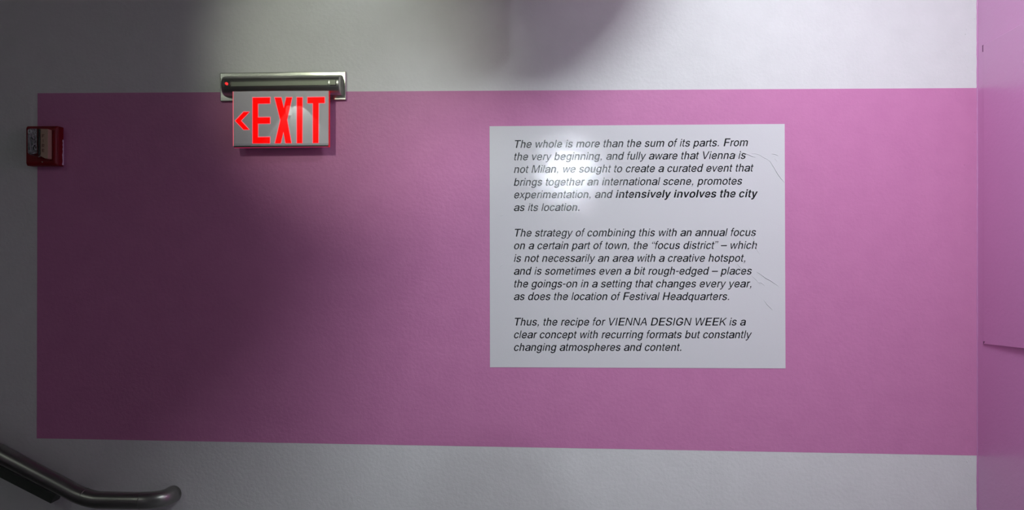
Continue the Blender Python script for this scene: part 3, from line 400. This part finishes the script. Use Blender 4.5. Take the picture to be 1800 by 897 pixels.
LET = {'letter_E': Z((397, 338), (541, 336), (541, 386), (441, 388), (441, 502), (541, 501), (541, 553), (441, 554), (441, 666), (540, 665), (540, 717), (397, 718)),
 'letter_X': Z((580, 337), (634, 337), (655, 425), (676, 336), (724, 336), (682, 522), (718, 716), (670, 716), (652, 620), (630, 717), (582, 717), (627, 524)),
 'letter_I': Z((764, 336), (810, 336), (808, 716), (764, 716)),
 'letter_T': Z((852, 335), (994, 333), (994, 382), (944, 383), (942, 714), (897, 715), (897, 384), (852, 384)),
 'arrow': Z((322, 456), (370, 456), (300, 529), (368, 603), (322, 604), (252, 530))}
def grow(pts, w):
    n = len(pts); out = []
    A = sum(pts[i - 1][0] * pts[i][1] - pts[i][0] * pts[i - 1][1] for i in range(n)); s = 1 if A > 0 else -1
    for i in range(n):
        a, b, c = Vector(pts[i - 1]), Vector(pts[i]), Vector(pts[(i + 1) % n])
        e1 = (b - a).normalized(); e2 = (c - b).normalized()
        n1 = Vector((e1.y, -e1.x)) * s; n2 = Vector((e2.y, -e2.x)) * s; m = n1 + n2
        m = m / max(.5, m.length_squared / 2) * 1.0
        q = b + m * w; out.append((q.x, q.y))
    return out
for nm, pts in LET.items():
    rim = finish('letter_rim' if nm != 'arrow' else 'arrow_rim', panel(grow(pts, .75), d1 - .001, dp), M['red_rim'], sign)
    p2 = [(x, y + .25) for x, y in grow(pts, -.15)]
    finish('letter' if nm != 'arrow' else 'arrow', panel(p2, d1 - .001, dp + .0003), M['red_glow'], sign)
# screw on the plate
bm = bmesh.new(); c = W(585.5, 172, .009); tube(bm, [c, c + Vector((0, -.0015, 0))], .002, 10); finish('screw', bm, M['slot'], sign)

# ------------------------------------------------------------------ fire alarm strobe
A0 = W(85, 256)
al = thing('fire_alarm', (A0.x, 0, A0.z), 'square dark red fire strobe with clear lens and tan faceplate', 'fire alarm')
fr = [W(44.5, 221.2, .034), W(100, 220.6, .034), W(100, 291, .034), (W(44.5, 291.4, .034))]
x0, x1, zt_, zb_ = fr[0].x, fr[1].x, fr[0].z, fr[2].z
bm = bmesh.new()
g = .010
slab(bm, [Vector((x0 + .004, -.036, zt_ - .008)), Vector((x1 - .006, -.036, zt_ - .008)), Vector((x1 - .006, -.036, zb_ + .008)), Vector((x0 + .004, -.036, zb_ + .008))],
     [Vector((x0, -.028, zt_)), Vector((x1, -.028, zt_)), Vector((x1, -.028, zb_)), Vector((x0, -.028, zb_))])
box(bm, x0, x1, -.028, 0, zb_, zt_)
finish('base', bm, M['alarm_red'], al, bevel=.003, segs=3)
for k in range(6):
    x = W(87.2, 256, .036).x + k * .0042
    if x < x1 - .008: box_obj('grille_rib', M['alarm_red'], x, x + .0018, -.0385, -.033, zb_ + .015, zt_ - .015, parent=al, bevel=.0005)
# tan plate beside the lens
finish('faceplate', panel([(70, 226.2), (83.5, 226.8), (84.6, 228.5), (84.6, 277.5), (83, 279), (79, 278.8), (70, 274)], .03, .056), M['alarm_cream'], al, bevel=.0015, label='tan plate lettered FIRE')
LF = {'F': [[(0, 0), (1, 0), (1, .22), (.26, .22), (.26, .42), (.85, .42), (.85, .62), (.26, .62), (.26, 1), (0, 1)]],
      'I': [[(.38, 0), (.62, 0), (.62, 1), (.38, 1)]],
      'R': [[(0, 0), (.75, 0), (1, .15), (1, .45), (.75, .6), (1, 1), (.72, 1), (.5, .62), (.26, .62), (.26, 1), (0, 1)]],
      'E': [[(0, 0), (1, 0), (1, .2), (.26, .2), (.26, .4), (.9, .4), (.9, .6), (.26, .6), (.26, .8), (1, .8), (1, 1), (0, 1)]]}
for ch, (yy, hh) in zip('FIRE', ((236.3, 5.4), (245, 5.2), (253.3, 5.6), (262, 5.2))):
    pts = [(73.8 + u * 4.0, yy + v * hh) for u, v in LF[ch][0]]
    finish('fire_letter', panel(pts, .0558, .0563), M['alarm_letter'], al)
# hole of the R
finish('fire_letter_counter', panel([(75, 254.6), (76.6, 254.6), (76.6, 256), (75, 256)], .056, .0565), M['alarm_cream'], al)
# lens: clear rounded shell over a chrome reflector and flash tube
finish('reflector', panel([(49.5, 229), (68, 228), (68, 270), (62, 272), (50, 270)], .034, .039), M['reflector'], al, bevel=.001)
bm = bmesh.new()
c0 = W(52, 245, .047); c1 = W(59, 262, .047); tube(bm, [W(53.5, 238, .046), W(55, 250, .046), W(57, 265, .046)], .0028, 10)
finish('flash_tube', bm, M['tube'], al, smooth=True)
bm = bmesh.new()
for (a, b, c) in (((52, 232), (58, 240), (54, 252)), ((60, 232), (65, 250), (58, 244)), ((54, 254), (62, 258), (56, 270)), ((62, 246), (67, 262), (61, 268))):
    slab(bm, [W(*a, .044), W(*b, .041), W(*c, .046)], [W(*a, .036), W(*b, .036), W(*c, .036)])
finish('reflector_facet', bm, M['reflector'], al)
lens = finish('strobe_lens', panel([(48, 228), (50, 226.2), (69.8, 226), (69.8, 273.5), (66, 276), (50, 271), (48, 268)], .035, .060), M['lens'], al, bevel=.004, segs=3, label='clear faceted plastic lens')
box_obj('lens_edge', M['black'], W(67.5, 250, .058).x, W(70, 250, .058).x, -.0585, -.036, W(60, 272, .058).z, W(60, 227.5, .058).z, parent=al)
bm = bmesh.new(); c = W(74.8, 285, .036); tube(bm, [c + Vector((0, .002, 0)), c + Vector((0, -.001, 0))], .0018, 10); finish('screw', bm, M['brushed'], al)
bm = bmesh.new()
zz = W(113, 246, .004).z; zend = W(113, 289, .004).z; random.seed(2)
while zz > zend:
    h = .003 + random.random() * .006; y = random.random() * .004
    box(bm, x1 - .0005, x1 + .0004, -.004 - y * .8 - (W(0, 246).z - zz) * .03, -.001, zz - h, zz); zz -= h
finish('worn_edge', bm, M['chip'], al, label='pale scuffed edge')

# ------------------------------------------------------------------ handrail
dr = .072
Hd = W(150, 880)
rail = thing('handrail', (Hd.x, 0, Hd.z), 'dark metal handrail sloping down the wall and bending level', 'handrail')
def bez(a, b, c, n):
    return [a * (1 - t) ** 2 + b * 2 * t * (1 - t) + c * t * t for t in [i / n for i in range(n + 1)]]
sl0 = W(-420, 580, dr); p1 = W(118, 859.5, dr); pc = W(146, 876.5, dr); p2 = W(174, 879.5, dr)
q1 = W(236, 880.5, dr); qc = W(286, 881, dr); q2 = W(299, 872, .02); q3 = Vector((q2.x + .002, .0, q2.z))
pts = [sl0, sl0.lerp(p1, .5)] + bez(p1, pc, p2, 10) + [p2.lerp(q1, .5)] + bez(q1, qc, q2, 12) + [q3]
q2.z = q1.z; q3.z = q1.z
pts = [sl0, sl0.lerp(p1, .5)] + bez(p1, pc, p2, 10) + [p2.lerp(q1, .5)] + bez(q1, Vector((qc.x, qc.y, q1.z)), q2, 12) + [q3]
bm = bmesh.new(); tube(bm, pts, .0265, 28); finish('rail_tube', bm, M['rail'], rail, smooth=True)
def collar(p, d, r=.0272, w=.0012):
    bm = bmesh.new(); d = d.normalized(); tube(bm, [p - d * w, p, p + d * w], [.0262, r, .0262], 28, False); finish('weld_seam', bm, M['rail'], rail, smooth=True)
collar(W(146, 872.5, dr), (p2 - sl0)); collar(W(249, 880.6, dr), Vector((1, 0, 0)))
# flat bar under the sloping part, between tube and wall
a = W(-420, 606, .055); b = W(96, 871, .055); dirv = (b - a).normalized(); nrm = Vector((dirv.z, 0, -dirv.x))
bm = bmesh.new(); hgt = .030
slab(bm, [a, b, b + nrm * hgt, a + nrm * hgt], [Vector((p.x, -.012, p.z)) for p in (a, b, b + nrm * hgt, a + nrm * hgt)])
finish('support_bar', bm, M['bar'], rail, bevel=.0015, label='flat dark bar below the tube')
for t in (.25,):
    c = a.lerp(b, t) + nrm * .015
    bm = bmesh.new(); tube(bm, [Vector((c.x, -.02, c.z)), Vector((c.x, 0, c.z))], .012, 12); finish('wall_bracket', bm, M['bar'], rail)

# ------------------------------------------------------------------ lamps and an added shadow bowl, above and behind the camera
def downlight(loc, label):
    t = thing('downlight', (loc[0], loc[1], HZ), label, 'lamp')
    bm = bmesh.new(); seg = 32
    prof = [(.085, HZ), (.085, loc[2] - .01), (.072, loc[2] - .01), (.066, loc[2] + .03), (.066, HZ - .004)]
    rings = [[bm.verts.new((loc[0] + r * math.cos(2 * PI * k / seg), loc[1] + r * math.sin(2 * PI * k / seg), z)) for k in range(seg)] for r, z in prof]
    for a, b in zip(rings, rings[1:]):
        for k in range(seg): bm.faces.new((a[k], a[(k + 1) % seg], b[(k + 1) % seg], b[k]))
    finish('housing', bm, M['lampwhite'], t, smooth=False)
    bm = bmesh.new(); tube(bm, [(loc[0], loc[1], HZ - .004), (loc[0], loc[1], loc[2] + .055)], .05, 24); finish('diffuser', bm, M['lampglow'], t)
downlight(LA, 'round white ceiling downlight above the text panel end of the wall')
downlight(L_FILL, 'round white downlight added as faint green fill for the left side')
downlight(LB, 'round white ceiling downlight above the exit sign')
t = thing('ceiling_panel_lamp', (LE[0], LE[1], HZ), 'square flat ceiling lamp over the right half of the room', 'lamp')
bm = bmesh.new()
for a in ((-.33, -.30, -.33, .33), (.30, .33, -.33, .33), (-.30, .30, -.33, -.30), (-.30, .30, .30, .33)): box(bm, LE[0] + a[0], LE[0] + a[1], LE[1] + a[2], LE[1] + a[3], LE[2] - .02, HZ)
finish('frame', bm, M['lampwhite'], t)
box_obj('diffuser', M['lampglow'], LE[0] - .3, LE[0] + .3, LE[1] - .3, LE[1] + .3, LE[2], HZ - .01, parent=t)
t = thing('shadow_bowl', (0.13, -.40, HZ), 'round bowl added above the frame to cast a soft shadow on the wall', 'lamp')  # out of view, added and shaped to darken the wall top between the pools
bm = bmesh.new(); tube(bm, [(0.13, -.40, HZ), (0.13, -.40, 2.38)], .006, 10); finish('cord', bm, M['black'], t)
bm = bmesh.new(); rings = []
for rr_, zz_ in ((.03, 2.372), (.10, 2.392), (.18, 2.44), (.25, 2.51), (.29, 2.60), (.284, 2.60), (.244, 2.515), (.174, 2.447), (.096, 2.399), (.02, 2.379)):
    rings.append([bm.verts.new((0.13 + rr_ * math.cos(2 * PI * k / 40), -.40 + rr_ * math.sin(2 * PI * k / 40), zz_)) for k in range(40)])
for a, b in zip(rings, rings[1:]):
    for k in range(40): bm.faces.new((a[k], a[(k + 1) % 40], b[(k + 1) % 40], b[k]))
bm.faces.new(rings[0]); finish('blocker_bowl', bm, M['lampwhite'], t, smooth=True)
def trackhead(loc, target, r, ln, name, label, ztop=HZ):
    t = thing(name, loc, label, 'lamp'); p = Vector(loc); d = (Vector(target) - p).normalized()
    bm = bmesh.new(); n = d.orthogonal().normalized(); b2 = d.cross(n); seg = 28; rings = []
    for rr_, s in ((r * .6, -ln), (r, -ln * .8), (r, .012), (r * .93, .012), (r * .8, -.015), (r * .5, -ln * .6)):
        rings.append([bm.verts.new(p + d * s + (n * math.cos(2 * PI * k / seg) + b2 * math.sin(2 * PI * k / seg)) * rr_) for k in range(seg)])
    for a, b in zip(rings, rings[1:]):
        for k in range(seg): bm.faces.new((a[k], a[(k + 1) % seg], b[(k + 1) % seg], b[k]))
    bm.faces.new(rings[0]); bm.faces.new(rings[-1]); finish('lamp_head', bm, M['lampwhite'], t)
    return t, p, d
t, p, d = trackhead(LC, (0.70, 0, 1.35), .14, .2, 'track_spotlight', 'white spotlight hanging from the ceiling rod behind the photographer')
q = p - d * .12; bm = bmesh.new(); tube(bm, [q, (q.x, q.y, HZ)], .012, 12); finish('rod', bm, M['lampwhite'], t)
M['bulb'] = mat('lit_bulb_glass', (.8, .8, .8), .4, emit=(.95, 1, .93), es=3.5)
t = thing('wall_lamp', LD_, 'small bare bulb lamp fixed on the partition behind', 'lamp'); p = Vector(LD_) + Vector((0, .07, 0))
bm = bmesh.new(); tube(bm, [p + Vector((0, 0, z)) for z in (.060, .056, .03, .0, -.014)], [.010, .017, .023, .020, .014], 20); finish('bulb', bm, M['bulb'], t, smooth=True)
for k in range(3):
    bm = bmesh.new(); c = p - Vector((0, 0, .016 + .010 * k)); tube(bm, [c, c - Vector((0, 0, .005))], .016 - .002 * k, 20); finish('cooling_fin', bm, M['brushed'], t)
bm = bmesh.new(); tube(bm, [p + Vector((0, 0, .055)), p + Vector((0, 0, .27)), Vector((p.x, YP, p.z + .27))], .006, 12); finish('arm', bm, M['lampwhite'], t)

# ------------------------------------------------------------------ the photographer, whose shadow falls low on the wall
def skinned(name, nodes, edges, m, parent, levels=2, root=0):
    me = bpy.data.meshes.new(name); me.from_pydata([n[0] for n in nodes], edges, []); me.materials.append(m)
    o = bpy.data.objects.new(name, me); COL.objects.link(o); o.parent = parent; o.matrix_parent_inverse = Matrix.Translation(-parent.location)
    sk = o.modifiers.new('skin', 'SKIN'); sk.use_smooth_shade = True
    lay = me.skin_vertices[0].data if me.skin_vertices else None
    if lay is None:
        bpy.context.view_layer.objects.active = o
        me.attributes
    for i, (p, r) in enumerate(nodes):
        rx, ry = r if isinstance(r, tuple) else (r, r)
        me.skin_vertices[0].data[i].radius = (rx, ry); me.skin_vertices[0].data[i].use_root = (i == root)
    s = o.modifiers.new('sub', 'SUBSURF'); s.levels = levels; s.render_levels = levels
    return o
PY = -2.64
per = thing('person', (.02, PY, 0), 'person in grey shirt and blue jeans standing and holding up a black camera', 'person')
N = [((.02, PY, .93), (.15, .11)), ((.02, PY, 1.08), (.135, .10)), ((.02, PY - .01, 1.23), (.155, .11)), ((.02, PY, 1.32), (.11, .08)), ((.02, PY + .01, 1.38), .052), ((.02, PY + .02, 1.44), .055),
     ((.02, PY + .03, 1.50), (.072, .085)), ((.02, PY + .02, 1.56), (.066, .08))]
E_ = [(i, i + 1) for i in range(7)]
def limb(start, pts):
    p = start
    for q in pts: N.append(q); E_.append((p, len(N) - 1)); p = len(N) - 1
for s in (-1, 1):
    limb(3, [((.02 + s * .155, PY, 1.31), .052), ((.02 + s * .225, PY + .06, 1.17), .043), ((.02 + s * .235, PY + .13, 1.12), .040), ((.02 + s * .17, PY + .20, 1.33), .033), ((.02 + s * .115, PY + .215, 1.455), .026), ((.02 + s * .10, PY + .23, 1.50), (.032, .018))])
    limb(0, [((.02 + s * .09, PY, .86), .085), ((.02 + s * .10, PY + .01, .50), .055), ((.02 + s * .105, PY - .01, .28), .052), ((.02 + s * .11, PY - .02, .09), .036), ((.02 + s * .115, PY + .10, .035), .032)])
body = skinned('body', N, E_, M['skin'], per)
shirtN = [((.02, PY, .80), (.19, .15)), ((.02, PY, 1.06), (.165, .13)), ((.02, PY - .01, 1.23), (.172, .125)), ((.02, PY, 1.325), (.12, .09))]
sE = [(0, 1), (1, 2), (2, 3)]
for s in (-1, 1):
    k = len(shirtN)
    shirtN += [((.02 + s * .16, PY, 1.315), .062), ((.02 + s * .228, PY + .06, 1.17), .054), ((.02 + s * .237, PY + .125, 1.125), .052), ((.02 + s * .18, PY + .19, 1.30), .044)]
    sE += [(3, k), (k, k + 1), (k + 1, k + 2), (k + 2, k + 3)]
skinned('shirt', shirtN, sE, M['shirt'], per)
jN = [((.02, PY, 1.04), (.150, .115)), ((.02, PY, .88), (.168, .13))]; jE = [(0, 1)]
for s in (-1, 1):
    k = len(jN); jN += [((.02 + s * .095, PY, .80), .095), ((.02 + s * .10, PY + .01, .50), .07), ((.02 + s * .105, PY - .01, .28), .064), ((.02 + s * .11, PY - .02, .10), .058)]
    jE += [(1, k), (k, k + 1), (k + 1, k + 2), (k + 2, k + 3)]
skinned('trousers', jN, jE, M['jeans'], per)
for s in (-1, 1):
    skinned('shoe', [((.02 + s * .11, PY - .045, .045), .045), ((.02 + s * .112, PY + .04, .042), .044), ((.02 + s * .12, PY + .14, .034), (.046, .034))], [(0, 1), (1, 2)], M['shoe'], per)
bm = bmesh.new()
bmesh.ops.create_uvsphere(bm, u_segments=24, v_segments=14, radius=1, matrix=Matrix.Translation((.02, PY + .005, 1.525)) @ Matrix.Diagonal((.083, .100, .086, 1)))
bmesh.ops.delete(bm, geom=[v for v in bm.verts if v.co.y > PY + .045 and v.co.z < 1.565 or v.co.z < 1.455], context='VERTS')
h = finish('hair', bm, M['hair'], per, smooth=True); sd = h.modifiers.new('s', 'SOLIDIFY'); sd.thickness = .008
M['eye'] = mat('eye', (.7, .7, .7), .2)
for s in (-1, 1):
    bm = bmesh.new(); bmesh.ops.create_uvsphere(bm, u_segments=12, v_segments=8, radius=.011, matrix=Matrix.Translation((.02 + s * .032, PY + .106, 1.515)))
    finish('eye', bm, M['eye'], per, smooth=True)
skinned('nose', [((.02, PY + .105, 1.515), .006), ((.02, PY + .128, 1.485), .011), ((.02, PY + .108, 1.478), .010)], [(0, 1), (1, 2)], M['skin'], per)
skinned('mouth', [((-.004, PY + .103, 1.455), .004), ((.02, PY + .110, 1.456), .006), ((.044, PY + .103, 1.455), .004)], [(0, 1), (1, 2)], mat('lips', (.4, .16, .14), .5), per)
for s in (-1, 1):
    skinned('ear', [((.02 + s * .078, PY + .02, 1.53), (.006, .014)), ((.02 + s * .086, PY + .012, 1.505), (.006, .016)), ((.02 + s * .078, PY + .022, 1.48), (.005, .010))], [(0, 1), (1, 2)], M['skin'], per)
    hx = .02 + s * .10
    for f in range(4):
        z = 1.555 - f * .019; ln = (.9, 1.0, .97, .8)[f]
        skinned('finger', [((hx, PY + .225, z - .006), .0085), ((hx - s * .004, PY + .225 + .036 * ln, z), .008), ((hx - s * .022, PY + .225 + .054 * ln, z), .0075), ((hx - s * .042 * ln, PY + .225 + .052 * ln, z), .0065)], [(0, 1), (1, 2), (2, 3)], M['skin'], per, 1)
    skinned('thumb', [((hx, PY + .215, 1.49), .011), ((hx - s * .018, PY + .200, 1.505), .010), ((hx - s * .040, PY + .200, 1.522), .008)], [(0, 1), (1, 2)], M['skin'], per, 1)
    skinned('palm', [((hx, PY + .215, 1.49), (.014, .020)), ((hx, PY + .225, 1.52), (.013, .024)), ((hx, PY + .228, 1.55), (.010, .020))], [(0, 1), (1, 2)], M['skin'], per, 1)
ct = thing('handheld_camera', (.02, PY + .23, 1.49), 'black camera held up in front of the person', 'camera')
box_obj('camera_body', M['black'], -.048, .088, PY + .212, PY + .262, 1.488, 1.570, parent=ct, bevel=.006)
bm = bmesh.new(); tube(bm, [(.02, PY + .262, 1.528), (.02, PY + .30, 1.528), (.02, PY + .315, 1.528)], [.031, .031, .028], 28); finish('lens_barrel', bm, M['black'], ct)
box_obj('viewfinder_hump', M['black'], 0, .04, PY + .215, PY + .255, 1.568, 1.592, parent=ct, bevel=.005)
